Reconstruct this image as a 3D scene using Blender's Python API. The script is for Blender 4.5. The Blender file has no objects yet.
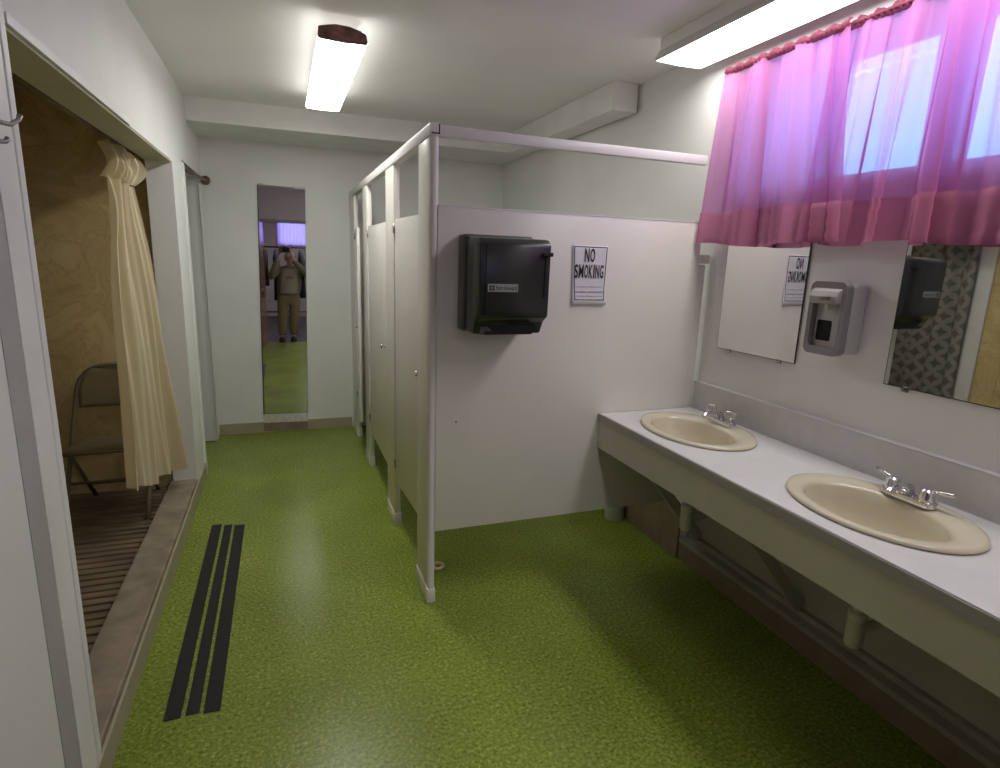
import bpy, bmesh, math, random
from mathutils import Vector, Matrix, Euler
random.seed(7)
S = bpy.context.scene
COL = S.collection
PI = math.pi

# ------------------------------------------------------------------ materials
def new_mat(name):
    m = bpy.data.materials.new(name); m.use_nodes = True
    nt = m.node_tree
    return m, nt, nt.nodes['Principled BSDF']

def lk(nt, a, b): nt.links.new(a, b)

def mat(name, col, rough=0.5, metal=0.0, var=0.0, vscale=6.0, bump=0.0, bscale=60.0, spec=0.5, trans=0.0, coat=0.0, ior=1.45, stretch=None):
    m, nt, p = new_mat(name)
    p.inputs['Base Color'].default_value = (*col, 1)
    p.inputs['Roughness'].default_value = rough
    p.inputs['Metallic'].default_value = metal
    p.inputs['Specular IOR Level'].default_value = spec
    p.inputs['Transmission Weight'].default_value = trans
    p.inputs['Coat Weight'].default_value = coat
    p.inputs['IOR'].default_value = ior
    tc = nt.nodes.new('ShaderNodeNewGeometry')
    pos = tc.outputs['Position']
    if stretch:
        mp = nt.nodes.new('ShaderNodeMapping'); mp.inputs['Scale'].default_value = stretch
        lk(nt, pos, mp.inputs['Vector']); pos = mp.outputs['Vector']
    if var > 0:
        n = nt.nodes.new('ShaderNodeTexNoise'); n.inputs['Scale'].default_value = vscale; n.inputs['Detail'].default_value = 5
        lk(nt, pos, n.inputs['Vector'])
        r = nt.nodes.new('ShaderNodeValToRGB')
        r.color_ramp.elements[0].position = .3; r.color_ramp.elements[1].position = .7
        r.color_ramp.elements[0].color = (*[max(0, c*(1-var)) for c in col], 1)
        r.color_ramp.elements[1].color = (*[min(1, c*(1+var*.6)) for c in col], 1)
        lk(nt, n.outputs['Fac'], r.inputs['Fac']); lk(nt, r.outputs['Color'], p.inputs['Base Color'])
    if bump > 0:
        n2 = nt.nodes.new('ShaderNodeTexNoise'); n2.inputs['Scale'].default_value = bscale; n2.inputs['Detail'].default_value = 4
        lk(nt, pos, n2.inputs['Vector'])
        b = nt.nodes.new('ShaderNodeBump'); b.inputs['Strength'].default_value = bump; b.inputs['Distance'].default_value = .01
        lk(nt, n2.outputs['Fac'], b.inputs['Height']); lk(nt, b.outputs['Normal'], p.inputs['Normal'])
    return m

M = {}
M['wall'] = mat('painted_wall', (.81, .81, .79), .55, var=.05, vscale=2.0, bump=.08, bscale=25)
M['ceiling'] = mat('ceiling_paint', (.87, .865, .845), .7, var=.05, vscale=1.5, bump=.06, bscale=20)
M['trim'] = mat('white_trim', (.83, .825, .81), .45, var=.05, vscale=5)
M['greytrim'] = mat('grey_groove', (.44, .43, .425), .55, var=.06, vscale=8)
M['panel'] = mat('stall_enamel', (.76, .735, .685), .28, var=.03, vscale=3, spec=.45)
M['paneledge'] = mat('stall_edge', (.74, .72, .70), .3)
M['laminate'] = mat('white_laminate', (.70, .70, .70), .3, var=.04, vscale=12)
M['backsplash'] = mat('splash_laminate', (.60, .59, .58), .4, var=.05, vscale=20)
M['apron'] = mat('apron_laminate', (.62, .60, .52), .45, var=.05, vscale=6)
M['counteredge'] = mat('counter_edge', (.42, .41, .39), .5, var=.06)
M['porcelain'] = mat('bisque_porcelain', (.66, .60, .46), .14, coat=.3)
M['chrome'] = mat('chrome', (.75, .75, .76), .12, metal=1)
M['steel'] = mat('worn_steel', (.45, .43, .42), .35, metal=1, var=.15)
M['mirror'] = mat('mirror_glass', (.80, .81, .79), .015, metal=1)
M['oldmirror'] = mat('mirror_glass_soft', (.78, .79, .77), .02, metal=1)
M['mirroredge'] = mat('mirror_edge', (.03, .03, .03), .3)
M['clearplastic'] = mat('clear_acrylic', (.95, .95, .95), .06, trans=.95, ior=1.45)
M['pvc'] = mat('white_pvc', (.62, .60, .55), .4, var=.06)
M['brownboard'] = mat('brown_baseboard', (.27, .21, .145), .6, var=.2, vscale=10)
M['ledge'] = mat('grey_ledge', (.40, .385, .35), .6, var=.15, vscale=10)
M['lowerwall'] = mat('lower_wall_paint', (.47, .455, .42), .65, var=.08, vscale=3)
M['vinylbase'] = mat('beige_vinyl_base', (.40, .365, .25), .5, var=.08, vscale=8)
M['darkplastic'] = mat('smoked_plastic', (.026, .029, .025), .25, var=.1, spec=.5)
M['blackplastic'] = mat('black_plastic', (.012, .012, .012), .6, spec=.3)
M['darkgrey'] = mat('dark_grey_plastic', (.10, .095, .095), .35)
M['labelgrey'] = mat('label_grey', (.32, .32, .31), .5)
M['paper'] = mat('white_paper', (.72, .71, .76), .6)
M['ink'] = mat('black_ink', (.015, .013, .02), .6)
M['greyink'] = mat('grey_ink', (.30, .29, .33), .6)
M['soapgrey'] = mat('soap_grey', (.24, .225, .23), .35)
M['soapbar'] = mat('soap_bar_grey', (.34, .32, .325), .3)
M['soaplight'] = mat('soap_light_grey', (.50, .50, .495), .4)
M['tape'] = mat('grip_tape', (.022, .02, .019), .75, var=.2, vscale=60, bump=.4, bscale=400)
M['ringbrass'] = mat('ring_brass', (.62, .52, .36), .4, metal=.3)
M['opal0'] = mat('opal_side', (.62, .61, .58), .35)
M['curb'] = mat('worn_curb', (.29, .235, .175), .6, var=.35, vscale=9, bump=.2, bscale=30)
M['slat'] = mat('dark_wet_wood', (.19, .135, .085), .55, var=.45, vscale=14, stretch=(.25, 1, 1))
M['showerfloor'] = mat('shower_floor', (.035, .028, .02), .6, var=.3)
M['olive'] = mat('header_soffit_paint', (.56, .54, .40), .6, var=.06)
M['chair'] = mat('tan_enamel_steel', (.24, .19, .115), .4, var=.15, vscale=9)
M['chairdark'] = mat('dark_chair_tube', (.16, .13, .085), .4)
M['bronze'] = mat('bronze', (.22, .15, .11), .35, metal=.8, var=.2)
M['hook'] = mat('hook_metal', (.42, .41, .42), .4, metal=.7)
M['wood'] = mat('varnished_door_wood', (.30, .13, .045), .22, var=.3, vscale=5, stretch=(6, 6, .5), coat=.4)
M['hallfloor'] = mat('hall_floor', (.035, .032, .035), .4, var=.1)
M['frontwall'] = mat('front_wall_paint', (.62, .58, .58), .6, var=.05)
M['hallwall'] = mat('hall_wall', (.40, .34, .35), .6, var=.05)
M['skin'] = mat('skin', (.52, .30, .22), .5)
M['jacket'] = mat('olive_jacket', (.20, .185, .13), .85, var=.15, vscale=20)
M['shirt'] = mat('grey_shirt', (.32, .29, .24), .85, var=.08)
M['redprint'] = mat('red_print', (.30, .15, .13), .8)
M['khaki'] = mat('khaki_trousers', (.24, .19, .115), .85, var=.12, vscale=12)
M['shoe'] = mat('black_shoe', (.015, .014, .013), .5)
M['shoetoe'] = mat('pale_toe', (.5, .48, .45), .5)
M['cap'] = mat('pale_cap', (.50, .46, .44), .8)
M['hair'] = mat('grey_hair', (.20, .17, .15), .8)
M['eye'] = mat('eye', (.03, .025, .02), .2)
M['lip'] = mat('lip', (.38, .16, .14), .5)
M['coat1'] = mat('dark_coat', (.015, .015, .022), .85)
M['coat2'] = mat('navy_coat', (.03, .035, .09), .85)
M['caulk'] = mat('white_strip', (.66, .64, .58), .5, var=.2, vscale=40)
M['bucket'] = mat('white_container', (.62, .60, .56), .4)
M['dark'] = mat('shadow_gap', (.02, .02, .018), .8)
M['burnt'] = mat('browned_lens_end', (.26, .13, .105), .45, var=.6, vscale=16, bump=.3, bscale=40, stretch=(1, 1, 3))

def mat_floor():
    m, nt, p = new_mat('green_speckled_vinyl')
    g = nt.nodes.new('ShaderNodeNewGeometry')
    n = nt.nodes.new('ShaderNodeTexNoise'); n.inputs['Scale'].default_value = 75; n.inputs['Detail'].default_value = 5; n.inputs['Roughness'].default_value = .7
    lk(nt, g.outputs['Position'], n.inputs['Vector'])
    r = nt.nodes.new('ShaderNodeValToRGB')
    e = r.color_ramp.elements
    e[0].position = .34; e[0].color = (.085, .125, .014, 1)
    e[1].position = .68; e[1].color = (.47, .50, .15, 1)
    x = e.new(.45); x.color = (.185, .245, .030, 1)
    x = e.new(.56); x.color = (.26, .32, .05, 1)
    lk(nt, n.outputs['Fac'], r.inputs['Fac'])
    n2 = nt.nodes.new('ShaderNodeTexNoise'); n2.inputs['Scale'].default_value = 2.2; n2.inputs['Detail'].default_value = 4
    lk(nt, g.outputs['Position'], n2.inputs['Vector'])
    mr = nt.nodes.new('ShaderNodeMapRange'); mr.inputs['From Min'].default_value = .3; mr.inputs['From Max'].default_value = .7
    mr.inputs['To Min'].default_value = .84; mr.inputs['To Max'].default_value = 1.10
    lk(nt, n2.outputs['Fac'], mr.inputs['Value'])
    mx = nt.nodes.new('ShaderNodeVectorMath'); mx.operation = 'SCALE'
    lk(nt, r.outputs['Color'], mx.inputs[0]); lk(nt, mr.outputs['Result'], mx.inputs['Scale'])
    lk(nt, mx.outputs['Vector'], p.inputs['Base Color'])
    p.inputs['Roughness'].default_value = .27
    p.inputs['Specular IOR Level'].default_value = .3
    b = nt.nodes.new('ShaderNodeBump'); b.inputs['Strength'].default_value = .12; b.inputs['Distance'].default_value = .004
    n3 = nt.nodes.new('ShaderNodeTexNoise'); n3.inputs['Scale'].default_value = 18
    lk(nt, g.outputs['Position'], n3.inputs['Vector'])
    lk(nt, n3.outputs['Fac'], b.inputs['Height']); lk(nt, b.outputs['Normal'], p.inputs['Normal'])
    return m
M['floor'] = mat_floor()

def mat_marble():
    m, nt, p = new_mat('tan_marbled_panel')
    g = nt.nodes.new('ShaderNodeNewGeometry')
    n = nt.nodes.new('ShaderNodeTexNoise'); n.inputs['Scale'].default_value = 3.2; n.inputs['Detail'].default_value = 9
    n.inputs['Roughness'].default_value = .62; n.inputs['Distortion'].default_value = 1.4
    lk(nt, g.outputs['Position'], n.inputs['Vector'])
    r = nt.nodes.new('ShaderNodeValToRGB'); e = r.color_ramp.elements
    e[0].position = .30; e[0].color = (.50, .36, .16, 1)
    e[1].position = .72; e[1].color = (.80, .66, .40, 1)
    x = e.new(.48); x.color = (.70, .54, .27, 1)
    x = e.new(.505); x.color = (.57, .415, .19, 1)
    x = e.new(.53); x.color = (.70, .545, .275, 1)
    lk(nt, n.outputs['Fac'], r.inputs['Fac']); lk(nt, r.outputs['Color'], p.inputs['Base Color'])
    p.inputs['Roughness'].default_value = .35
    return m
M['marble'] = mat_marble()

def mat_emit(name, col, strength):
    m, nt, p = new_mat(name)
    p.inputs['Base Color'].default_value = (.8, .8, .8, 1)
    p.inputs['Emission Color'].default_value = (*col, 1)
    p.inputs['Emission Strength'].default_value = strength
    p.inputs['Roughness'].default_value = .4
    return m
LAMP1, LAMP2 = 7.8, 3.9
M['opal'] = mat_emit('opal_lens_side', (1, .985, .94), 1.7)
M['lens1'] = mat_emit('lit_lens_cool', (1, 1.0, .955), LAMP1)
M['lens2'] = mat_emit('lit_lens_warm', (1, .985, .935), LAMP2)
M['lens_fill'] = mat_emit('hall_fill_lens', (1, .985, .94), 15.0)  # glow of the added hall fill lamp

def mat_cloth(name, col, transp, transl, tcol, edge=.5, tint=(1, 1, 1)):
    """thin cloth: diffuse + translucent, woven gaps let light through; grazing views see more thread"""
    m = bpy.data.materials.new(name); m.use_nodes = True
    nt = m.node_tree; nt.nodes.clear()
    out = nt.nodes.new('ShaderNodeOutputMaterial')
    d = nt.nodes.new('ShaderNodeBsdfDiffuse'); d.inputs['Color'].default_value = (*col, 1)
    t = nt.nodes.new('ShaderNodeBsdfTranslucent'); t.inputs['Color'].default_value = (*tcol, 1)
    x = nt.nodes.new('ShaderNodeMixShader'); x.inputs['Fac'].default_value = transl
    lk(nt, d.outputs[0], x.inputs[1]); lk(nt, t.outputs[0], x.inputs[2])
    if transp > 0:
        tr = nt.nodes.new('ShaderNodeBsdfTransparent'); tr.inputs['Color'].default_value = (*tint, 1)
        lw = nt.nodes.new('ShaderNodeLayerWeight'); lw.inputs['Blend'].default_value = .35
        mr = nt.nodes.new('ShaderNodeMapRange')
        mr.inputs['To Min'].default_value = transp; mr.inputs['To Max'].default_value = transp*edge
        lk(nt, lw.outputs['Facing'], mr.inputs['Value'])
        y = nt.nodes.new('ShaderNodeMixShader')
        lk(nt, mr.outputs['Result'], y.inputs['Fac'])
        lk(nt, x.outputs[0], y.inputs[1]); lk(nt, tr.outputs[0], y.inputs[2])
        x = y
    lk(nt, x.outputs[0], out.inputs['Surface'])
    return m
M['sheer'] = mat_cloth('pink_sheer', (.60, .22, .42), .19, .60, (.86, .38, .72), .30, (.42, .82, 1))
M['hem'] = mat_cloth('pink_hem', (.52, .20, .32), .03, .35, (.8, .28, .52))
M['ruffle'] = mat_cloth('pink_gather', (.22, .065, .10), 0, .15, (.6, .2, .3))
M['purple'] = mat_cloth('lilac_sheer', (.6, .35, .65), .05, .65, (1, .46, .9), .4, (.9, .75, 1))
M['cream'] = mat_cloth('cream_curtain_cloth', (.80, .71, .50), 0, .25, (.80, .68, .42))
M['whitecloth'] = mat_cloth('white_curtain_cloth', (.80, .79, .77), 0, .2, (.75, .75, .73))

def mat_petals():
    """overlapping circle petals in pale grey outline on a dark cloth"""
    m, nt, p = new_mat('petal_pattern_cloth')
    uv = nt.nodes.new('ShaderNodeUVMap')
    mp = nt.nodes.new('ShaderNodeMapping'); mp.inputs['Scale'].default_value = (7.2, 7.2, 1); mp.inputs['Rotation'].default_value = (0, 0, .0)
    lk(nt, uv.outputs['UV'], mp.inputs['Vector'])
    fr = nt.nodes.new('ShaderNodeVectorMath'); fr.operation = 'FRACTION'
    lk(nt, mp.outputs['Vector'], fr.inputs[0])
    acc = None
    for cx, cy in ((0, 0), (1, 0), (0, 1), (1, 1), (.5, .5)):
        d = nt.nodes.new('ShaderNodeVectorMath'); d.operation = 'DISTANCE'
        lk(nt, fr.outputs[0], d.inputs[0]); d.inputs[1].default_value = (cx, cy, 0)
        l = nt.nodes.new('ShaderNodeMath'); l.operation = 'LESS_THAN'; l.inputs[1].default_value = .515
        lk(nt, d.outputs['Value'], l.inputs[0])
        if acc is None: acc = l.outputs[0]
        else:
            a = nt.nodes.new('ShaderNodeMath'); a.operation = 'ADD'
            lk(nt, acc, a.inputs[0]); lk(nt, l.outputs[0], a.inputs[1]); acc = a.outputs[0]
    g = nt.nodes.new('ShaderNodeMath'); g.operation = 'GREATER_THAN'; g.inputs[1].default_value = 1.5
    lk(nt, acc, g.inputs[0])
    n = nt.nodes.new('ShaderNodeTexNoise'); n.inputs['Scale'].default_value = 9; lk(nt, uv.outputs['UV'], n.inputs['Vector'])
    c1 = nt.nodes.new('ShaderNodeMix'); c1.data_type = 'RGBA'
    c1.inputs['A'].default_value = (.10, .095, .09, 1); c1.inputs['B'].default_value = (.20, .19, .175, 1)
    lk(nt, n.outputs['Fac'], c1.inputs['Factor'])
    c2 = nt.nodes.new('ShaderNodeMix'); c2.data_type = 'RGBA'
    c2.inputs['B'].default_value = (.34, .33, .31, 1)
    lk(nt, c1.outputs['Result'], c2.inputs['A']); lk(nt, g.outputs[0], c2.inputs['Factor'])
    lk(nt, c2.outputs['Result'], p.inputs['Base Color']); p.inputs['Roughness'].default_value = .7
    return m
M['petals'] = mat_petals()

def mat_glass():
    m = bpy.data.materials.new('window_glass'); m.use_nodes = True
    nt = m.node_tree; nt.nodes.clear()
    out = nt.nodes.new('ShaderNodeOutputMaterial')
    t = nt.nodes.new('ShaderNodeBsdfTransparent'); t.inputs['Color'].default_value = (.93, .97, 1, 1)
    g = nt.nodes.new('ShaderNodeBsdfGlossy'); g.inputs['Roughness'].default_value = .02
    f = nt.nodes.new('ShaderNodeFresnel'); f.inputs['IOR'].default_value = 1.45
    x = nt.nodes.new('ShaderNodeMixShader')
    lk(nt, f.outputs[0], x.inputs['Fac']); lk(nt, t.outputs[0], x.inputs[1]); lk(nt, g.outputs[0], x.inputs[2])
    lk(nt, x.outputs[0], out.inputs['Surface'])
    return m
M['glass'] = mat_glass()

# ------------------------------------------------------------------ geometry helpers
class MB:
    def __init__(self): self.bm = bmesh.new(); self.uv = None
    def box(self, x0, x1, y0, y1, z0, z1, bev=0.0, seg=2):
        b = bmesh.new()
        vs = [b.verts.new((x, y, z)) for x in (min(x0, x1), max(x0, x1)) for y in (min(y0, y1), max(y0, y1)) for z in (min(z0, z1), max(z0, z1))]
        for f in ((0, 1, 3, 2), (4, 6, 7, 5), (0, 4, 5, 1), (2, 3, 7, 6), (0, 2, 6, 4), (1, 5, 7, 3)):
            b.faces.new([vs[i] for i in f])
        if bev > 0: bmesh.ops.bevel(b, geom=list(b.edges), offset=bev, segments=seg, profile=.5, affect='EDGES')
        self.merge(b); return self
    def merge(self, b):
        me = bpy.data.meshes.new('tmp'); b.to_mesh(me); b.free(); self.bm.from_mesh(me); bpy.data.meshes.remove(me)
    def prism(self, pts, ext, bev=0.0, seg=2):
        """closed polygon of 3-D points pushed along the vector ext"""
        b = bmesh.new(); e = Vector(ext)
        v0 = [b.verts.new(p) for p in pts]; v1 = [b.verts.new(Vector(p)+e) for p in pts]
        n = len(pts)
        b.faces.new(v0[::-1]); b.faces.new(v1)
        for i in range(n): b.faces.new((v0[i], v0[(i+1) % n], v1[(i+1) % n], v1[i]))
        bmesh.ops.recalc_face_normals(b, faces=b.faces)
        if bev > 0: bmesh.ops.bevel(b, geom=list(b.edges), offset=bev, segments=seg, profile=.5, affect='EDGES')
        self.merge(b); return self
    def tube(self, pts, r, seg=12, closed=False, cap=True):
        pts = [Vector(p) for p in pts]; n = len(pts)
        rr = r if isinstance(r, (list, tuple)) else [r]*n
        b = self.bm; rings = []; prev = None
        for i, p in enumerate(pts):
            if closed: t = pts[(i+1) % n]-pts[i-1]
            elif i == 0: t = pts[1]-p
            elif i == n-1: t = p-pts[i-1]
            else: t = (pts[i+1]-p).normalized()+(p-pts[i-1]).normalized()
            t.normalize()
            if prev is None:
                a = Vector((0, 0, 1)) if abs(t.z) < .9 else Vector((1, 0, 0))
                u = t.cross(a).normalized()
            else:
                u = (prev-t*prev.dot(t)).normalized()
            prev = u; w = t.cross(u)
            rings.append([b.verts.new(p+(u*math.cos(2*PI*k/seg)+w*math.sin(2*PI*k/seg))*rr[i]) for k in range(seg)])
        m = n if closed else n-1
        for i in range(m):
            A, B = rings[i], rings[(i+1) % n]
            for k in range(seg): b.faces.new((A[k], A[(k+1) % seg], B[(k+1) % seg], B[k]))
        if cap and not closed:
            b.faces.new(rings[0][::-1]); b.faces.new(rings[-1])
        return self
    def lathe(self, prof, c, axis=(0, 0, 1), seg=24, sx=1.0, sy=1.0):
        """prof: list of (radius, height) along axis from c"""
        ax = Vector(axis).normalized(); a = Vector((1, 0, 0)) if abs(ax.x) < .9 else Vector((0, 1, 0))
        u = (a-ax*a.dot(ax)).normalized(); w = ax.cross(u); c = Vector(c); b = self.bm; rings = []
        for r, h in prof:
            rings.append([b.verts.new(c+ax*h+(u*math.cos(2*PI*k/seg)*sx+w*math.sin(2*PI*k/seg)*sy)*max(r, 1e-5)) for k in range(seg)])
        for A, B in zip(rings, rings[1:]):
            for k in range(seg): b.faces.new((A[k], A[(k+1) % seg], B[(k+1) % seg], B[k]))
        b.faces.new(rings[0][::-1]); b.faces.new(rings[-1])
        return self
    def grid(self, fn, nu, nv, uvs=(1, 1)):
        b = self.bm; V = [[b.verts.new(fn(i/nu, j/nv)) for j in range(nv+1)] for i in range(nu+1)]
        L = b.loops.layers.uv.verify()
        for i in range(nu):
            for j in range(nv):
                f = b.faces.new((V[i][j], V[i+1][j], V[i+1][j+1], V[i][j+1]))
                for l, (a, c) in zip(f.loops, ((i, j), (i+1, j), (i+1, j+1), (i, j+1))):
                    l[L].uv = (a/nu*uvs[0], c/nv*uvs[1])
        return self
    def build(self, name, m, parent=None, smooth=False, angle=None, recalc=True, thick=0):
        if recalc: bmesh.ops.recalc_face_normals(self.bm, faces=self.bm.faces)
        root = parent
        while root is not None and root.parent is not None: root = root.parent
        if root is not None:
            self.bm.transform(Matrix.LocRotScale(root.location, root.rotation_euler, None).inverted())
        me = bpy.data.meshes.new(name); self.bm.to_mesh(me); self.bm.free()
        me.materials.append(m if not isinstance(m, str) else M[m])
        o = bpy.data.objects.new(name, me); COL.objects.link(o)
        if parent is not None: o.parent = parent
        if smooth:
            for p in me.polygons: p.use_smooth = True
            if angle: me.set_sharp_from_angle(angle=math.radians(angle))
        if thick:
            s = o.modifiers.new('thickness', 'SOLIDIFY'); s.thickness = thick; s.offset = 0
        return o

def thing(name, label, cat, loc=(0, 0, 0), rotz=0, group=None):
    o = bpy.data.objects.new(name, None); COL.objects.link(o)
    o.empty_display_size = .05
    o.location = loc; o.rotation_euler = (0, 0, rotz); o['label'] = label; o['category'] = cat
    if group: o['group'] = group
    return o
def tag(o, label, cat, group=None):
    o['label'] = label; o['category'] = cat
    if group: o['group'] = group
    return o
def struct(o): o['kind'] = 'structure'; return o

def text_mesh(name, s, m, parent, x0, x1, z0, z1, y, bold=0.0, widths=None, gap=.22):
    """lettering facing -Y fitted in the rectangle x0..x1, z0..z1, one glyph cell at a time"""
    if widths is None: cells = [(s, x0, x1)]
    else:
        tot = sum(widths)+gap*(len(s)-1); k = (x1-x0)/tot; cells = []; x = x0
        for c, w_ in zip(s, widths): cells.append((c, x, x+w_*k)); x += (w_+gap)*k
    loc = Vector((0, 0, 0)); r = parent
    while r is not None: loc += r.location; r = r.parent
    bm_ = bmesh.new()
    for c, xa_, xb_ in cells:
        cu = bpy.data.curves.new('lettering', 'FONT'); cu.body = c; cu.size = 1; cu.offset = bold; cu.resolution_u = 4
        t = bpy.data.objects.new('lettering', cu); COL.objects.link(t)
        bpy.context.view_layer.update()
        me = bpy.data.meshes.new_from_object(t.evaluated_get(bpy.context.evaluated_depsgraph_get()))
        bpy.data.objects.remove(t); bpy.data.curves.remove(cu)
        xs = [v.co.x for v in me.vertices]; ys = [v.co.y for v in me.vertices]
        a, b, c_, d = min(xs), max(xs), min(ys), max(ys)
        for v in me.vertices:
            v.co = Vector((xa_+(v.co.x-a)/(b-a)*(xb_-xa_), y, z0+(v.co.y-c_)/(d-c_)*(z1-z0)))-loc
        bm_.from_mesh(me); bpy.data.meshes.remove(me)
    me = bpy.data.meshes.new(name); bm_.to_mesh(me); bm_.free()
    me.materials.append(M[m])
    o = bpy.data.objects.new(name, me); COL.objects.link(o); o.parent = parent
    return o

# ------------------------------------------------------------------ dimensions
L = -.577        # face of the left wall
RW = 2.0         # face of the right wall
BY = 5.42        # back wall
FY = -.16        # wall behind the camera, bathroom face
CZ = 2.61        # ceiling
PX, PY = .575, 2.40   # stall front plane / end panel plane

# ------------------------------------------------------------------ room shell
struct(MB().box(L-.16, 2.30, FY, BY+.1, -.12, 0).build('floor', 'floor'))
struct(MB().box(-2.4, 2.6, FY-.1, BY+.3, CZ, CZ+.12).build('ceiling', 'ceiling'))
w = MB()
w.box(L-.14, L, FY, 1.785, 0, CZ)                # near the camera
w.box(L-.14, L, 1.785, 4.05, 2.09, CZ)            # header over the shower opening
w.box(L-.14, L, 4.05, 4.44, 0, CZ)               # pier between the openings
w.box(L-.14, L, 4.44, BY, 2.15, CZ)              # header over the second doorway
struct(w.build('wall_left', 'wall'))
struct(MB().box(-2.4, 2.6, BY, BY+.2, 0, CZ).build('wall_back', 'wall'))
w = MB()
w.box(RW, 2.30, FY, 2.24, .80, 1.935)
w.box(RW, 2.30, FY, 2.24, 2.47, CZ)
w.box(RW, 2.30, FY, .20, 1.935, 2.47)
w.box(RW, 2.30, 2.24, BY, .80, CZ)
w.box(RW, 2.30, 2.42, BY, 0, .80)
struct(w.build('wall_right', 'wall'))
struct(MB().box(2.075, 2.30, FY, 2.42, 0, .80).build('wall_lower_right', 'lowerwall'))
w = MB()                                          # doorway wall behind the camera; unseen side widened to let fill light in
w.box(L-.14, -.31, FY-.12, FY, 0, CZ)
w.box(1.25, 2.30, FY-.12, FY, 0, CZ)
w.box(-.31, 1.25, FY-.12, FY, 2.06, CZ)
struct(w.build('wall_front', 'frontwall'))

# ducts boxed in under the ceiling
struct(MB().box(L, RW-.002, 4.785, BY, 2.454, CZ).build('trim_1', 'trim'))
struct(MB().box(1.822, 1.985, 3.165, 4.785, 2.454, CZ, .003).build('trim_2', 'trim'))

# baseboards
b = MB(); b.box(L+.01, .56, BY-.012, BY, 0, .092); b.box(L+.01, .56, BY-.018, BY, 0, .01)
struct(b.build('baseboard_back', 'vinylbase'))
struct(MB().box(L, L+.012, 1.0, 4.42, 0, .10, .002).build('baseboard_left', 'vinylbase'))
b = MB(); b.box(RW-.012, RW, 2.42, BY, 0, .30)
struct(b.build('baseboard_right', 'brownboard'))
struct(MB().box(RW, RW+.02, FY, 2.42, 0, .10).build('trim_3', 'brownboard'))
b = MB(); b.box(RW-.002, 2.075, FY, 2.42, .10, .125); b.box(2.045, 2.075, FY, 2.42, .125, .15)
struct(b.build('trim_4', 'ledge'))

# near casing beside the shower opening
c = MB(); c.box(L, L+.004, 1.640, 1.748, 0, 2.16, .001)
struct(c.build('trim_5', 'trim'))
struct(MB().box(L-.02, L+.006, 1.753, 1.786, 0, 2.14, .003).build('trim_6', 'trim'))
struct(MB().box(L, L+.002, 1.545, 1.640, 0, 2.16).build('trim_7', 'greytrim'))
# thin casing strip on the far side of the pier
struct(MB().box(L, L+.014, 4.395, 4.45, 0, 2.13, .002).build('trim_8', 'trim'))
struct(MB().box(L, L+.007, 1.795, 3.0, 2.09, 2.115, .001).build('trim_9', 'trim'))

# ------------------------------------------------------------------ shower room on the left
SY = 4.15; SX = -1.45; SZ = 2.42
struct(MB().box(-2.3, L-.14, SY, SY+.12, 0, SZ).build('wall_shower_back', 'marble'))
w = MB(); w.box(SX-.06, SX, .9, 3.12, 0, SZ)
for y in (2.95, 2.0): w.box(SX, SX+.006, y, y+.02, 0, SZ)
struct(w.build('wall_shower_left', 'marble'))
struct(MB().box(SX-.07, SX+.02, 3.12, 3.245, 0, SZ).build('trim_10', 'trim'))
struct(MB().box(-2.3, L-.14, .8, .92, 0, SZ).build('wall_shower_front', 'marble'))
struct(MB().box(-2.4, -2.3, .8, SY+.1, 0, SZ).build('wall_shower_recess', 'marble'))
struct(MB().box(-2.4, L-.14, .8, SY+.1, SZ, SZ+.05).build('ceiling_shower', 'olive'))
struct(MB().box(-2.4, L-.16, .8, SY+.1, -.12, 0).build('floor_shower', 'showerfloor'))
# underside of the header, far jamb lining
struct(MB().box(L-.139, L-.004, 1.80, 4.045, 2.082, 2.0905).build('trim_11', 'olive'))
# curb
struct(MB().box(L-.155, L-.001, 1.795, 4.048, 0, .118, .008).build('trim_12', 'curb'))
# second doorway: small dark room
w = MB()
w.box(-1.5, -1.4, 4.27, BY, 0, CZ); w.box(-1.5, L-.14, 4.27, 4.38, 0, CZ)
struct(w.build('wall_closet', 'wall'))
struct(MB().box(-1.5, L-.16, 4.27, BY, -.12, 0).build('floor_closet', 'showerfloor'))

d = thing('wood_duckboard', 'dark wet slatted wooden duckboard on the shower floor behind the curb', 'duckboard', (-1.08, 2.9, 0))
m = MB()
y = 1.35
while y < 4.09:
    m.box(-1.43+random.uniform(0, .015), -.752-random.uniform(0, .012), y, y+.042, .036, .058, .003, 1); y += .058
m.build('slats', 'slat', d)
for x in (-1.38, -1.08, -.80):
    MB().box(x-.02, x+.02, 1.35, 4.09, 0, .036, .002, 1).build('runner', 'slat', d)

# ------------------------------------------------------------------ folding chair in the shower
ch = thing('folding_chair', 'tan metal folding chair on the duckboard, half hidden by the cream curtain', 'chair', (-.97, 3.8, .058), 0)
cx = -.985; wv = .202; z0 = .058
fr = []
# front legs run up into the back frame as one bent tube
pts = []
yb, yt, yf = 4.0, 4.075, 3.60
for s in (-1, 1):
    pass
path = [(cx-wv, yf, z0)]
for t in (.25, .5, .75): path.append((cx-wv, yf+(4.02-yf)*t, z0+(.68-z0)*t))
path += [(cx-wv+.002, 4.022, .70), (cx-wv+.010, 4.04, .76), (cx-wv+.028, 4.052, .808), (cx-wv+.055, 4.060, .845), (cx-wv+.09, 4.066, .868), (cx-wv+.13, 4.069, .881), (cx-wv+.175, 4.07, .886)]
path += [(2*cx-x, y, z) for x, y, z in path[::-1]]
MB().tube(path, .0125, 10).build('back_frame', 'chairdark', ch, True)
def backp(u, v):
    x = cx+(u-.5)*2*(wv-.012); z = .635+.235*v
    if v > .35: x = cx+(x-cx)*(1-.42*((v-.35)/.65)**2.2)
    return (x, 4.03+.02*v+.022*(1-(2*u-1)**2), z)
o = MB().grid(backp, 16, 10).build('backrest', 'chair', ch, True, thick=.006)
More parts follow.
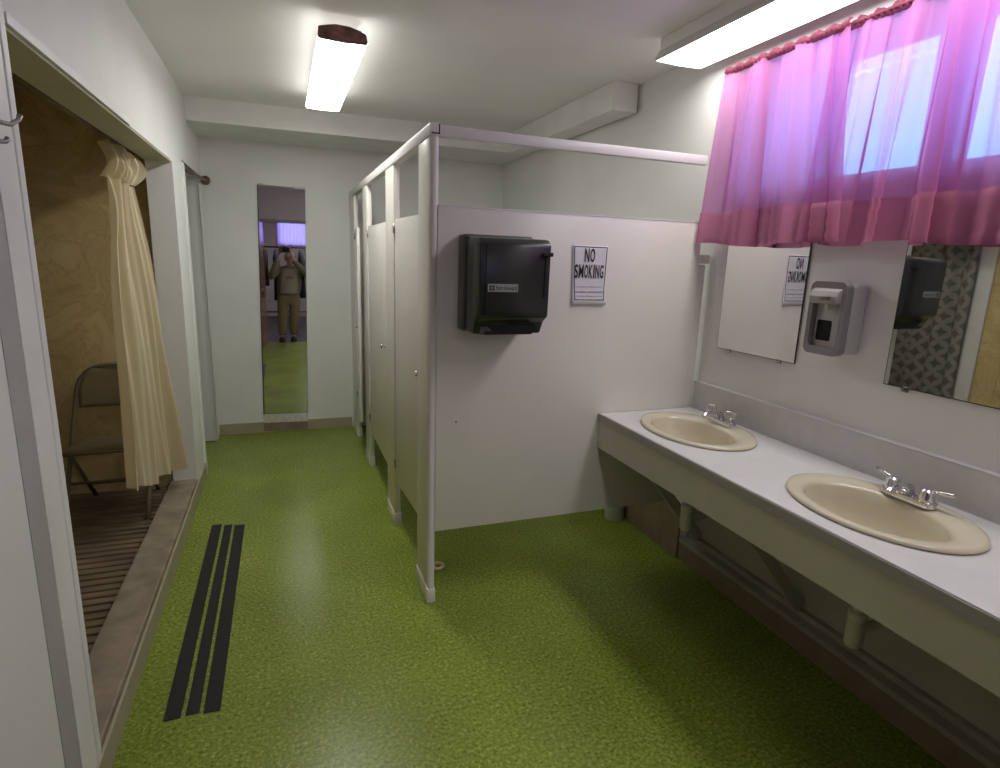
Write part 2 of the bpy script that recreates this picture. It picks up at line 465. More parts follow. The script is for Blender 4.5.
def seatp(u, v):
    x = cx+(u-.5)*2*(wv-.014)*(1-.06*v); y = 3.66+.36*v
    return (x, y, .475-.03*v-.010*math.sin(PI*u)*math.sin(PI*v))
MB().grid(seatp, 14, 14).build('seat', 'chair', ch, True, thick=.012)
m = MB(); m.tube([(cx-wv+.01, 3.67, .466), (cx-wv+.01, 3.65, .462), (cx+wv-.01, 3.65, .462), (cx+wv-.01, 3.67, .466)], .011, 8)
m.tube([(cx-wv+.012, 3.67, .458), (cx-wv+.012, 4.0, .428)], .011, 8); m.tube([(cx+wv-.012, 3.67, .458), (cx+wv-.012, 4.0, .428)], .011, 8)
m.build('seat_rail', 'chairdark', ch, True)
for s in (-1, 1):
    MB().tube([(cx+s*(wv-.03), 3.72, .44), (cx+s*(wv-.03), 4.08, z0)], .011, 10).build('rear_leg', 'chairdark', ch, True)
MB().tube([(cx-wv+.03, 3.98, .17), (cx+wv-.03, 3.98, .17)], .009, 8).build('rear_stretcher', 'chairdark', ch, True)
MB().tube([(cx-wv, 3.74, .262), (cx+wv, 3.74, .262)], .009, 8).build('front_stretcher', 'chairdark', ch, True)

# ------------------------------------------------------------------ curtains on the left
def lerp(a, b, t): return a+(b-a)*t
ct = thing('shower_curtain', 'cream shower curtain gathered at the far end of the shower opening', 'curtain', (-.72, 3.65, .3))
TL, TR = Vector((-.795, 3.44, 1.93)), Vector((-.722, 3.71, 1.90))
BL, BR = Vector((-.81, 3.38, .315)), Vector((-.637, 3.93, .25))
def creamp(u, v):
    # v = 0 top, 1 hem
    k = v**1.15
    p = (TL.lerp(TR, u)).lerp(BL.lerp(BR, u), k)
    if v < .02: pass
    nrm = Vector((.97, -.25, 0))
    f = .032*(.55+.6*v)*(math.sin(2*PI*(2.9*u+.12+.25*u*u)+1.2*v)+.5*math.sin(2*PI*(5.7*u+.3)-1.6*v)+.22*math.sin(2*PI*(13*u)+3*v))
    f += .022*math.exp(-((u-.04)/.10)**2)*math.sin(PI*min(1, v*4))*(1-v)
    f += .012*math.sin(9*v+5*u)*(1-v)
    return tuple(p+nrm*f+Vector((0, 0, .012*math.sin(2*PI*2.2*u))*1) if v > .97 else p+nrm*f)
MB().grid(creamp, 90, 60).build('cloth', 'cream', ct, True)
def creamtop(u, v):
    w_ = .10*math.sin(PI*min(1, v*1.25))
    p = TL.lerp(TR, lerp(.40, u, .80+.16*math.sin(PI*v)))
    nrm = Vector((.97, -.25, 0))
    return tuple(p+nrm*(.03*math.sin(2*PI*4.1*u+2*v)+.035*math.sin(PI*v)+.015*math.sin(2*PI*9*u+1))+Vector((0, .015*math.sin(7*u), .155*(1-v)+.02*math.sin(2*PI*2.5*u)*(1-v))))
MB().grid(creamtop, 80, 14).build('ruffle', 'cream', ct, True)
cr = MB().tube([(-.79, 1.80, 2.125), (-.79, 4.149, 2.125)], .012, 12).build('curtain_rod', 'bronze', None, True)
tag(cr, 'dark rod inside the shower opening carrying the cream curtain', 'curtain rod')

pc = thing('shower_curtain', 'dark grey petal-patterned curtain inside the shower room, seen in the near mirror', 'curtain', (-1.42, 3.75, .08))
def petp(u, v):
    y = lerp(3.232, 4.13, u); return (-1.405+.028*math.sin(2*PI*5*u)+.01*math.sin(2*PI*11*u+2*v), y, lerp(2.0, .10, v))
MB().grid(petp, 90, 6, (1.0, 1.9)).build('cloth', 'petals', pc, True)
cr = MB().tube([(-1.415, 3.246, 2.02), (-1.415, 4.149, 2.02)], .012, 12).build('curtain_rod', 'bronze', None, True)
tag(cr, 'rod over the petal-patterned curtain inside the shower room', 'curtain rod')

wc = thing('closet_curtain', 'plain white curtain gathered in the doorway corner by the back wall', 'curtain', (-.62, 5.25, .02))
def whp(u, v):
    x = -.622+.048*math.cos(2*PI*3.5*u)+.006*math.sin(9*u+2*v)
    y = lerp(5.20, 5.34, u)+.012*math.sin(2*PI*3.5*u)
    return (x+.004*v, y, lerp(2.085, .012, v))
MB().grid(whp, 120, 12).build('cloth', 'whitecloth', wc, True)
rod = thing('curtain_rod', 'bronze rod with round end flange on the back wall over the white curtain', 'curtain rod', (-.56, 5.0, 2.12))
MB().tube([(-.595, 4.452, 2.105), (-.545, BY-.03, 2.125)], .013, 12).build('rod', 'bronze', rod, True)
MB().lathe([(.016, .0), (.024, .008), (.034, .014), (.036, .022), (.03, .032)], (-.543, BY-.032, 2.125), (0, 1, 0), 24).build('end_flange', 'bronze', rod, True)

# ------------------------------------------------------------------ toilet stall partitions
st = thing('toilet_stalls', 'pale enamelled toilet stalls with three doors and a high head rail', 'toilet stalls', (PX, 3.9, 0))
T = .036
def pilaster(y0, y1):
    p = MB().box(PX, PX+T, y0, y1, .0, 2.066, .006).build('pilaster', 'panel', st, True, 40)
    s = MB(); s.box(PX-.003, PX+T+.003, y0-.003, y1+.003, 0, .078, .002)
    s.build('shoe', 'paneledge', p, True, 40)
    return p
pil = [pilaster(2.43, 2.63), pilaster(3.25, 3.50), pilaster(4.30, 4.52), pilaster(5.08, BY-.002)]
# rounded end post where the end panel meets the front
m = MB(); m.tube([(PX+T/2, PY+.018, 0), (PX+T/2, PY+.018, 2.066)], .018, 20)
ep = m.build('end_post', 'paneledge', st, True, 50)
MB().box(PX-.003, PX+T+.003, PY-.003, PY+.026, 0, .075, .006).build('shoe', 'paneledge', ep, True, 40)
m = MB(); m.box(PX-.004, PX+T+.004, PY-.004, BY-.002, 2.064, 2.112, .004)
hr = m.build('head_rail', 'paneledge', st, True, 40)
m = MB(); m.box(PX+T, 1.915, PY-.002, PY+.034, 2.062, 2.104, .004)
m.build('side_rail', 'paneledge', st, True, 40)
cap = MB(); xa, xb, za_, zb_ = PX+.002, PX+T, 2.070, 2.108
for b_ in ((xa, xb, za_, za_+.005), (xb-.005, xb, za_, zb_)): cap.box(b_[0], b_[1], PY-.0055, PY-.0035, b_[2], b_[3])
cap.build('rail_end_slot', 'dark', st)
# end panel (faces the camera)
m = MB(); m.box(PX+T-.004, 1.925, PY, PY+.026, .362, 1.797, .003)
ep2 = m.build('end_panel', 'panel', st, True, 40)
MB().box(PX+T, 1.925, PY-.002, PY+.028, 1.797, 1.803).build('top_edge', 'paneledge', ep2)
h = MB()
h.lathe([(.004, 0), (.004, .0015)], (.699, PY-.0006, .879), (0, -1, 0), 10); h.build('screw_hole', 'dark', ep2)
MB().box(.617, .624, PY-.003, PY+.001, .475, .505, .001).build('bracket_tab', 'paneledge', ep2)
# channel and clip joining the panel to the right wall
MB().box(1.926, 1.972, PY+.004, PY+.03, .40, 1.60, .008).build('wall_channel', 'panel', st, True, 40)
m = MB(); m.box(1.915, 1.978, PY-.012, PY+.03, 1.605, 1.648, .003)
m.build('wall_clip', 'paneledge', st, True, 40)
# panels between the stalls
for yy in (3.36, 4.34):
    MB().box(PX+T, RW-.004, yy, yy+.026, .362, 1.797, .003).build('divider_panel', 'panel', st, True, 40)
def door(y0, y1, ang, latch_y):
    """hinged at its far edge y1; ang>0 swings out into the room"""
    hx, hy = PX+.018, y1
    def R(x, y, z):
        v = Vector((x-hx, y-hy, 0)); v.rotate(Euler((0, 0, -ang))); return (hx+v.x, hy+v.y, z)
    m = MB(); m.box(PX+.006, PX+.031, y0, y1, .285, 1.783, .004)
    for v in m.bm.verts: v.co = R(*v.co)
    d = m.build('door', 'panel', st, True, 40)
    for z in (1.74, .40):
        h = MB(); h.tube([R(PX+.002, y1+.002, z-.03), R(PX+.002, y1+.002, z+.02)], .007, 10)
        h.build('hinge', 'steel', d, True)
    k = MB(); p = R(PX+.006, latch_y, 1.04); q = R(PX-.016, latch_y, 1.04)
    ax = Vector(q)-Vector(p)
    k.lathe([(.012, 0), (.012, .004), (.006, .006), (.006, .012), (.013, .015), (.014, .022), (.010, .026)], p, ax, 16)
    k.build('latch_knob', 'chrome', d, True)
    return d
door(2.645, 3.24, -math.radians(3), 2.72)
door(3.515, 4.285, 0, 3.60)
door(4.535, 5.07, math.radians(5.5), 4.60)

# ring on the floor in the first stall, white container by the wall
rg = MB()
for_ring = [(.702+.028*math.cos(2*PI*k/24), 2.70+.028*math.sin(2*PI*k/24), .010) for k in range(24)]
rg.tube(for_ring, .010, 8, closed=True)
tag(rg.build('floor_ring', 'ringbrass', None, True), 'small brass ring lying on the green floor behind the stall end post', 'ring')
bk = thing('plastic_container', 'small white container on the floor beneath the end of the stall panel', 'container', (1.935, 2.99, 0))
MB().lathe([(.058, 0), (.062, .01), (.052, .16), (.055, .17), (.055, .18), (.048, .18), (.046, .02)], (1.925, 2.97, 0), (0, 0, 1), 24).build('body', 'bucket', bk, True, 50)

# ------------------------------------------------------------------ paper towel dispenser
td = thing('towel_dispenser', 'black smoked-plastic paper towel dispenser on the stall end panel', 'towel dispenser', (.85, PY, 1.3))
x0, x1 = .694, .998; yb = PY-.001; yf = 2.115
MB().box(x0, x1, yb-.085, yb, 1.296, 1.690, .010, 3).build('back_case', 'darkgrey', td, True, 40)
# cover: side profile in Y-Z
prof = [(yb-.08, 1.300), (yb-.08, 1.682), (yf+.03, 1.674), (yf, 1.655), (yf+.004, 1.375), (yf+.045, 1.350), (yf+.075, 1.300)]
m = MB(); m.prism([(x0+.006, y, z) for y, z in prof], (x1-x0-.012, 0, 0), .008, 2)
cov = m.build('cover', 'darkplastic', td, True, 40)
MB().box(x0+.028, x1-.012, yf-.004, yf+.006, 1.388, 1.648, .004).build('front_panel', 'darkplastic', cov, True, 40)
MB().box(x0+.045, x1-.05, yf+.052, yf+.07, 1.299, 1.335, .004).build('towel_slot', 'blackplastic', td)
m = MB(); m.prism([(x0+.03, yf+.060, 1.302), (x0+.09, yf+.060, 1.302), (x0+.06, yf+.055, 1.332), (x0+.03, yf+.055, 1.332)], (0, -.006, 0))
m.build('slot_tab', 'darkgrey', td)
m = MB(); m.box(x1-.035, x1-.026, yf-.007, yf, 1.45, 1.61, .002)
m.build('crank_slot', 'blackplastic', td)
m = MB(); m.tube([(x1-.03, yf-.004, 1.618), (x1-.03, yf-.02, 1.618)], .009, 10); m.box(x1-.052, x1-.008, yf-.024, yf-.014, 1.610, 1.626, .003)
m.build('crank', 'blackplastic', td, True, 40)
lb = MB().box(x0+.036, x0+.160, yf-.0065, yf-.004, 1.472, 1.502, .0008).build('name_plate', 'labelgrey', td)
text_mesh('lettering', 'Fort Howard', 'ink', lb, x0+.070, x0+.154, 1.478, 1.496, yf-.0072, .012)
m = MB()
for ax_, az_ in ((0, 0), (.012, 0), (0, .011), (.012, .011)):
    m.lathe([(.0052, 0), (.0052, .0006)], (x0+.047+ax_, yf-.0066, 1.481+az_), (0, -1, 0), 8)
m.build('emblem', 'ink', lb)

# ------------------------------------------------------------------ NO SMOKING sheet
sg = thing('no_smoking_sign', 'white paper NO SMOKING notice on the stall end panel', 'sign', (1.315, PY, 1.41))
sx0, sx1, sz0, sz1 = 1.224, 1.406, 1.402, 1.668
def paperp(u, v):
    z = lerp(sz0, sz1, v)
    return (lerp(sx0+.012*(1-v), sx1+.006*(1-v), u), PY-.0035-.012*max(0, .35-v)**1.3*4*(.4+.6*abs(u-.4)), z)
MB().grid(paperp, 12, 14).build('paper', 'paper', sg, True, thick=.0008)
def onpaper(u, v, d): p = paperp(u, v); return (p[0], p[1]-d, p[2])
m = MB()
bw = .018
def strip(u0, u1, v0, v1):
    n = 10; vs = []
    A = [m.bm.verts.new(onpaper(lerp(u0, u1, k/n), lerp(v0, v1, k/n) if False else v0, .001)) for k in range(n+1)]
    B = [m.bm.verts.new(onpaper(lerp(u0, u1, k/n), v1, .001)) for k in range(n+1)]
    for k in range(n): m.bm.faces.new((A[k], A[k+1], B[k+1], B[k]))
strip(.07, .99, .965, .98); strip(.07, .93, .075, .09)
def vstrip(ua, ub, v0, v1, wd):
    n = 12
    A = [m.bm.verts.new(onpaper(lerp(ua, ub, k/n), lerp(v0, v1, k/n), .001)) for k in range(n+1)]
    B = [m.bm.verts.new(onpaper(lerp(ua, ub, k/n)+wd, lerp(v0, v1, k/n), .001)) for k in range(n+1)]
    for k in range(n): m.bm.faces.new((A[k], B[k], B[k+1], A[k+1]))
vstrip(.07, .05, .075, .98, .022); vstrip(.91, .97, .075, .98, .022)
m.build('border', 'ink', sg)
text_mesh('headline', 'NO', 'ink', sg, 1.289, 1.341, 1.594, 1.655, PY-.0062, .02, (1, 1))
text_mesh('headline', 'SMOKING', 'ink', sg, 1.240, 1.390, 1.522, 1.583, PY-.0062, .02, (1, 1.3, 1, 1.05, .3, 1.05, 1))
m = MB()
rnd = random.Random(3)
for vz, hh, a, b_, wt in ((1.483, .004, 1.252, 1.385, .7), (1.460, .008, 1.247, 1.392, 1.0), (1.441, .004, 1.255, 1.388, .7), (1.424, .0045, 1.262, 1.376, .8)):
    x = a
    while x < b_:
        wd = rnd.uniform(.0022, .005)
        v_ = (vz-sz0)/(sz1-sz0); yy = paperp(.5, v_)[1]-.0022
        m.box(x, x+wd*.8, yy, yy+.0003, vz-hh/2, vz+hh/2*rnd.uniform(.6, 1)); x += wd+(.004 if rnd.random() < .15 else .0008)
m.build('small_print', 'greyink', sg)

# ------------------------------------------------------------------ vanity counter
vc = thing('vanity_counter', 'long white laminate vanity counter along the right wall under the mirrors', 'counter', (1.7, 1.2, 0))
CT = .875; CF = 1.42; CY0, CY1 = -.10, 2.396
sinks = [(1.70, 2.025), (1.70, 1.163)]
def counter_top():
    """slab with two oval cut-outs"""
    b = bmesh.new(); zt, zb = CT, CT-.018; N = 48
    ys = [CY0, .70, 1.595, CY1]; x1_ = 1.985
    def ANG(ya, yb_, c):
        a = [2*PI*k/N for k in range(N)]+[math.atan2(y-c[1], x-c[0]) % (2*PI) for x in (CF, x1_) for y in (ya, yb_)]
        return sorted(a)
    def rect_ring(ya, yb_, c):
        out = []
        cxx, cyy = c
        for t in ANG(ya, yb_, c):
            dx, dy = math.cos(t), math.sin(t)
            sx = ((x1_-cxx) if dx > 0 else (CF-cxx))/dx if abs(dx) > 1e-9 else 1e9
            sy = ((yb_-cyy) if dy > 0 else (ya-cyy))/dy if abs(dy) > 1e-9 else 1e9
            s = min(sx, sy); out.append((cxx+dx*s, cyy+dy*s))
        return out
    def face(z):
        v = [b.verts.new((x, y, z)) for x, y in ((CF, CY0), (x1_, CY0), (x1_, .70), (CF, .70))]; b.faces.new(v)
        for ya, yb_, c in ((.70, 1.595, sinks[1]), (1.595, CY1, sinks[0])):
            o = [b.verts.new((x, y, z)) for x, y in rect_ring(ya, yb_, c)]
            i = [b.verts.new((c[0]+.185*math.cos(t), c[1]+.235*math.sin(t), z)) for t in ANG(ya, yb_, c)]
            n = len(o)
            for k in range(n): b.faces.new((o[k], o[(k+1) % n], i[(k+1) % n], i[k]))
    face(zt); face(zb)
    m = MB(); m.merge(b)
    m.box(CF, CF+.004, CY0, CY1, zb, zt)
    return m
top = counter_top().build('countertop', 'laminate', vc)
MB().box(CF-.003, CF, CY0, CY1, CT-.036, CT-.0015, .001).build('front_edge', 'counteredge', vc)
MB().box(CF+.006, CF+.026, CY0, CY1, .702, CT-.019).build('apron', 'apron', vc)
m = MB(); m.box(1.967, RW-.001, CY0, CY1, CT-.018, 1.014, .003)
m.build('backsplash', 'backsplash', vc, True, 40)
MB().box(1.9665, RW-.001, CY0, CY1, 1.014, 1.0175, .001).build('backsplash_top_edge', 'laminate', vc)
for yb_ in (2.33, 1.66):
    m = MB(); m.prism([(1.56, yb_, .71), (1.62, yb_, .71), (2.074, yb_, .185), (2.074, yb_, .13), (2.045, yb_, .13)], (0, .028, 0), .002)
    m.build('brace', 'lowerwall', vc)
for yb_ in (.7,):
    m = MB(); m.prism([(1.56, yb_, .71), (1.62, yb_, .71), (2.074, yb_, .185), (2.074, yb_, .13), (2.045, yb_, .13)], (0, .028, 0), .002)
    m.build('brace', 'lowerwall', vc)

def sink(c, label):
    s = thing('oval_sink', label, 'sink', (c[0], c[1], CT), group='sinks set in the counter')
    cxx, cyy = c; N = 64; b = bmesh.new()
    # rings: (rx, ry, centre shift in x, z)
    R_ = [(.208, .284, 0, CT+.0005), (.215, .291, 0, CT+.006), (.212, .288, 0, CT+.013), (.202, .276, 0, CT+.016),
          (.165, .233, -.016, CT+.013), (.150, .220, -.022, CT+.008), (.145, .214, -.023, CT-.002), (.138, .205, -.022, CT-.04),
          (.126, .185, -.020, CT-.09), (.095, .135, -.012, CT-.130), (.045, .055, 0, CT-.142), (.022, .022, .0, CT-.146)]
    U_ = [(.03, .03, 0, CT-.165), (.10, .13, -.01, CT-.145), (.135, .185, -.018, CT-.10), (.155, .21, -.02, CT-.03), (.180, .228, -.005, CT+.0005)]
    rings = [[b.verts.new((cxx+dx+rx*math.cos(2*PI*k/N), cyy+ry*math.sin(2*PI*k/N), z)) for k in range(N)] for rx, ry, dx, z in R_+U_]
    for A, B in zip(rings, rings[1:]+rings[:1]):
        for k in range(N): b.faces.new((A[k], A[(k+1) % N], B[(k+1) % N], B[k]))
    m = MB(); m.merge(b); m.build('basin', 'porcelain', s, True)
    MB().lathe([(.024, 0), (.024, .003), (.018, .004), (.012, .002)], (cxx, cyy, CT-.1465), (0, 0, 1), 24).build('drain', 'chrome', s, True, 40)
    return s
sink(sinks[0], 'far oval bisque sink, nearest the stall panel, with clear-knob faucet')
sink(sinks[1], 'near oval bisque sink at the right edge with lever-handle faucet')

def faucet_base(f, c, hl=.055):
    fx, fy = c[0], c[1]; zb = CT+.014
    m = MB()
    pr = []
    N = 20
    for k in range(N):
        t = 2*PI*k/N
        pr.append((fx+.026*math.cos(t), fy+(hl if math.sin(t) > 0 else -hl)+.026*math.sin(t), zb))
    m.prism(pr, (0, 0, .020), .004, 2)
    m.build('base', 'chrome', f, True, 40)
    m = MB()
    m.tube([(fx, fy, zb+.018), (fx-.01, fy, zb+.040), (fx-.045, fy, zb+.050), (fx-.085, fy, zb+.046), (fx-.098, fy, zb+.036)], [.020, .018, .013, .0115, .011], 16)
    m.build('spout', 'chrome', f, True, 50)
    return fx, fy, zb
f1 = thing('faucet', 'chrome faucet with two clear knobs on the far sink', 'faucet', (1.868, 2.068, CT+.013))
fx, fy, zb = faucet_base(f1, (1.868, 2.068), .066)
for s in (-1, 1):
    m = MB(); m.lathe([(.022, .018), (.020, .026), (.009, .030), (.009, .036)], (fx, fy+s*.064, zb), (0, 0, 1), 20)
    k = m.build('stem', 'chrome', f1, True, 40)
    m = MB(); m.lathe([(.014, .036), (.022, .042), (.024, .055), (.022, .070), (.012, .074)], (fx, fy+s*.064, zb), (0, 0, 1), 8)
    m.build('clear_knob', 'clearplastic', f1)
f2 = thing('faucet', 'chrome faucet with two lever handles on the near sink', 'faucet', (1.845, 1.172, CT+.013))
fx, fy, zb = faucet_base(f2, (1.845, 1.172), .060)
for s in (-1, 1):
    m = MB(); m.lathe([(.024, .016), (.023, .030), (.021, .040), (.020, .052), (.013, .058)], (fx, fy+s*.055, zb), (0, 0, 1), 20)
    k = m.build('handle_hub', 'chrome', f2, True, 40)
    m = MB(); m.tube([(fx, fy+s*.055, zb+.050), (fx+.008, fy+s*.090, zb+.056), (fx+.012, fy+s*.125, zb+.062)], [.007, .006, .0065], 10)
    m.build('lever', 'chrome', f2, True)

# waste pipes below
for (cx_, cy_), lab in zip(sinks, ('white plastic drain trap under the far sink', 'white plastic drain trap under the near sink')):
    dp = thing('drain_trap', lab, 'pipe', (cx_, cy_, .3), group='drain traps below the counter')
    MB().tube([(cx_, cy_, CT-.167), (cx_, cy_, .50)], .018, 14).build('tailpiece', 'pvc', dp, True, 50)
    MB().lathe([(.026, 0), (.028, .004), (.028, .026), (.024, .030)], (cx_, cy_, .495), (0, 0, 1), 12).build('slip_nut', 'pvc', dp, True, 40)
    MB().lathe([(.010, .398), (.022, .400), (.027, .410), (.027, .485), (.022, .497), (.018, .500)], (cx_, cy_, 0), (0, 0, 1), 20).build('trap_cup', 'pvc', dp, True, 50)
    MB().tube([(cx_+.02, cy_, .455), (cx_+.10, cy_, .458), (cx_+.16, cy_, .47), (cx_+.20, cy_, .495), (2.073, cy_, .50)], .015, 14).build('outlet_pipe', 'pvc', dp, True, 50)
    MB().lathe([(.045, 0), (.044, .006), (.024, .012)], (2.073, cy_, .50), (-1, 0, 0), 20).build('wall_flange', 'chrome', dp, True, 40)
    for s in (-1, 1):
        sv = thing('stop_valve', ('left' if s > 0 else 'right')+' water stop valve under the '+('far' if cy_ > 1.6 else 'near')+' sink', 'valve', (2.05, cy_+s*.1, .45))
        MB().tube([(2.074, cy_+s*.10, .42), (2.02, cy_+s*.10, .42)], .010, 10).build('stub', 'chrome', sv, True)
        MB().tube([(2.02, cy_+s*.10, .405), (2.02, cy_+s*.10, .47)], .012, 10).build('body', 'chrome', sv, True)
        MB().lathe([(.008, 0), (.018, .008), (.018, .016), (.006, .02)], (2.02, cy_+s*.10, .42), (-1, 0, 0), 14, .6, 1).build('handle', 'pvc', sv, True, 40)
        MB().tube([(2.02, cy_+s*.10, .47), (2.0, cy_+s*.095, .56), (1.93, cy_+s*.07, .68), (1.915, cy_+s*.06, CT-.03)], .006, 8).build('supply_line', 'pvc', sv, True)

# ------------------------------------------------------------------ mirrors
def wall_mirror(label, y0, y1, z0, z1, yaw=0.0):
    w = thing('wall_mirror', label, 'mirror', (RW, (y0+y1)/2, z0), group='frameless mirrors over the sinks')
    MB().box(RW-.005, RW-.001, y0, y1, z0, z1).build('backing', 'mirroredge', w)
    MB().box(RW-.0062, RW-.005, y0+.003, y1-.003, z0+.003, z1-.003).build('glass', 'oldmirror', w)
    for y in (y0+.08, y1-.08):
        MB().box(RW-.010, RW-.001, y-.012, y+.012, z0-.012, z0+.006, .002).build('clip', 'clearplastic', w)
    if yaw: w.rotation_euler = (0, 0, yaw); w.location.x -= .011
    return w
wall_mirror('frameless wall mirror beside the stall panel, reflecting the NO SMOKING notice', 1.815, 2.268, 1.207, 1.82, math.radians(2.2))
wall_mirror('frameless wall mirror cut off at the right edge, reflecting the patterned curtain', .86, 1.425, 1.207, 1.82)
tm = thing('tall_mirror', 'tall narrow mirror on the back wall reflecting the photographer', 'mirror', (.0, BY, 0))
MB().box(-.190, .188, BY-.010, BY-.0005, .158, 2.12, .001).build('backing', 'darkgrey', tm)
MB().box(-.181, .186, BY-.0112, BY-.010, .160, 2.118).build('glass', 'mirror', tm)
m = MB(); m.box(-.188, .188, BY-.024, BY-.0005, .084, .158, .003); m.build('bottom_strip', 'caulk', tm)
MB().box(-.186, .186, BY-.021, BY-.0005, .006, .084, .002).build('lower_board', 'brownboard', tm)
for x in (-.16, .10): MB().box(x-.010, x+.010, BY-.015, BY-.0005, 2.108, 2.130, .003).build('clip', 'steel', tm)
MB().box(.10, .185, BY-.014, BY-.0005, 2.110, 2.128, .002).build('tape', 'caulk', tm)
tm.rotation_euler = (0, math.radians(1.3), 0); tm.location = (-.022, BY, .0)

# ------------------------------------------------------------------ soap dispenser
sd = thing('soap_dispenser', 'grey push-bar soap dispenser on the right wall between the two mirrors', 'soap dispenser', (RW, 1.605, 1.3))
ya, yb2, za, zb2 = 1.535, 1.690, 1.285, 1.555
MB().box(1.915, RW-.001, ya, yb2, za+.004, zb2-.004, .018, 4).build('back_shell', 'soaplight', sd, True, 40)
def rrect(y0, y1, z0, z1, r, x, n=6):
    out = []
    for cy, cz, a0 in ((y1-r, z1-r, 0), (y0+r, z1-r, PI/2), (y0+r, z0+r, PI), (y1-r, z0+r, 1.5*PI)):
        for k in range(n+1):
            a = a0+PI/2*k/n; out.append((x, cy+r*math.cos(a), cz+r*math.sin(a)))
    return out
m = MB(); o_ = rrect(ya, yb2, za, zb2, .026, 0); i_ = rrect(ya+.020, yb2-.016, za+.028, zb2-.026, .016, 0)
n_ = len(o_)
V = {}
for nm, pts, x in (('of', o_, 1.885), ('if', i_, 1.888), ('ob', o_, 1.918), ('ib', i_, 1.912)):
    V[nm] = [m.bm.verts.new((x, p[1], p[2])) for p in pts]
for a, b_ in (('of', 'if'), ('of', 'ob'), ('if', 'ib'), ('ob', 'ib')):
    for k in range(n_): m.bm.faces.new((V[a][k], V[a][(k+1) % n_], V[b_][(k+1) % n_], V[b_][k]))
m.build('face_frame', 'soapgrey', sd, True, 40)
MB().prism(rrect(ya+.020, yb2-.020, za+.026, zb2-.028, .016, 1.912), (.006, 0, 0)).build('recess', 'soaplight', sd)
# push bar: curved lever
prof = [(1.912, 1.526), (1.890, 1.532), (1.872, 1.524), (1.862, 1.502), (1.864, 1.478), (1.884, 1.472), (1.912, 1.478)]
m = MB(); m.prism([(x, ya+.020, z) for x, z in prof], (0, yb2-ya-.036, 0), .004, 2); m.build('push_bar', 'soapbar', sd, True, 50)
m = MB(); m.prism([(1.8625, ya+.045, 1.502), (1.8632, ya+.045, 1.491), (1.8632, yb2-.06, 1.486), (1.8625, yb2-.045, 1.499)], (-.0015, 0, 0)); m.build('emblem', 'chrome', sd)
MB().tube([(1.892, 1.612, 1.478), (1.892, 1.612, 1.455)], [.011, .008], 12).build('nozzle', 'pvc', sd, True, 50)
MB().prism(rrect(1.600, 1.662, 1.335, 1.412, .008, 1.9105), (.004, 0, 0)).build('level_window', 'blackplastic', sd)

# ------------------------------------------------------------------ window and pink curtains
wn = struct(MB().box(2.232, 2.238, .22, 2.22, 1.94, 2.465).build('window_1', 'glass'))
m = MB()
for y0_, y1_ in ((2.13, 2.239), (1.505, 1.60), (.86, .95), (.201, .30)): m.box(2.215, 2.255, y0_, y1_, 1.936, 2.469, .003)
m.box(2.215, 2.255, .20, 2.239, 2.432, 2.4695, .003); m.box(2.215, 2.255, .20, 2.239, 1.9355, 1.985, .003)
struct(m.build('window_frame', 'trim', wn))

def pink_panel(label, ytop0, ytop1, ybot0, ybot1, xo, seed, z_top=2.455, z_bot=1.692, xtop=1.955, pleats=()):
    r = random.Random(seed)
    c = thing('window_curtain', label, 'curtain', (1.95, (ytop0+ytop1)/2, z_bot), group='pink curtain panels at the window')
    fs = [(r.uniform(3, 4.5), r.uniform(0, 6), r.uniform(-1, 1), 1.0), (r.uniform(6, 9), r.uniform(0, 6), r.uniform(-1.5, 1.5), .5), (r.uniform(12, 16), r.uniform(0, 6), r.uniform(-2, 2), .22)]
    width = abs(ytop1-ytop0)/.75
    def fold(u, v):
        a = .012+.012*v
        return sum(w_*math.sin(2*PI*f_*u*width*1.1+p_+d_*v) for f_, p_, d_, w_ in fs)*a*(.5+.5*math.sin(PI*min(1, max(.05, u)))**.3)
    def base(u, v):
        uu = u
        for c0, w0, a0 in pleats:
            d0 = u-c0-.02*(v-.5); uu -= a0*d0*math.exp(-(d0/w0)**2)*min(1, .25+v*1.2)
        return lerp(lerp(ytop0, ytop1, uu), lerp(ybot0, ybot1, uu), v)
    def lean(u, v):
        return -.055*v+sum(.012*math.tanh((u-c0)/w0*1.3)*math.exp(-((u-c0)/(w0*2))**2) for c0, w0, a0 in pleats)
    zh = .145
    def body(u, v):
        z = lerp(z_top, z_bot+zh, v)
        vv = v*.84
        return (xtop+xo+fold(u, vv)+lean(u, vv), base(u, vv)+.010*math.sin(2*PI*8*u)*(1-v), z)
    MB().grid(body, 300, 24).build('cloth', 'sheer', c, True)
    def hem(u, v):
        z = lerp(z_bot+zh+.004, z_bot+.010*math.sin(2*PI*1.3*u+seed), v)
        vv = .84+.16*v
        return (xtop+xo-.004+fold(u, vv)*1.02+lean(u, vv)+.004*math.sin(2*PI*3*v+9*u), base(u, vv), z)
    MB().grid(hem, 300, 6).build('hem', 'hem', c, True)
    def head(u, v):
        z = z_top-.010+.032*v
        k = math.sin(2*PI*34*width*u+r.random()*.5)
        return (xtop+xo-.016*math.sin(PI*v)+.008*k*(.3+v), lerp(ytop0, ytop1, u), z+.006*math.sin(2*PI*11*u*width)*v)
    MB().grid(head, 220, 5).build('gathered_heading', 'ruffle', c, True)
pink_panel('left pink sheer curtain panel, over the far end of the window', 2.375, 1.735, 2.385, 1.60, -.006, 1, pleats=((.90, .03, 2.4), (.16, .03, 2.2), (.42, .03, 2.0)))
pink_panel('middle pink sheer curtain panel, its hem behind its two neighbours', 1.80, 1.26, 1.80, 1.245, .014, 2, pleats=((.12, .03, 2.4), (.36, .03, 2.8), (.58, .036, 2.7), (.74, .022, 2.4)))
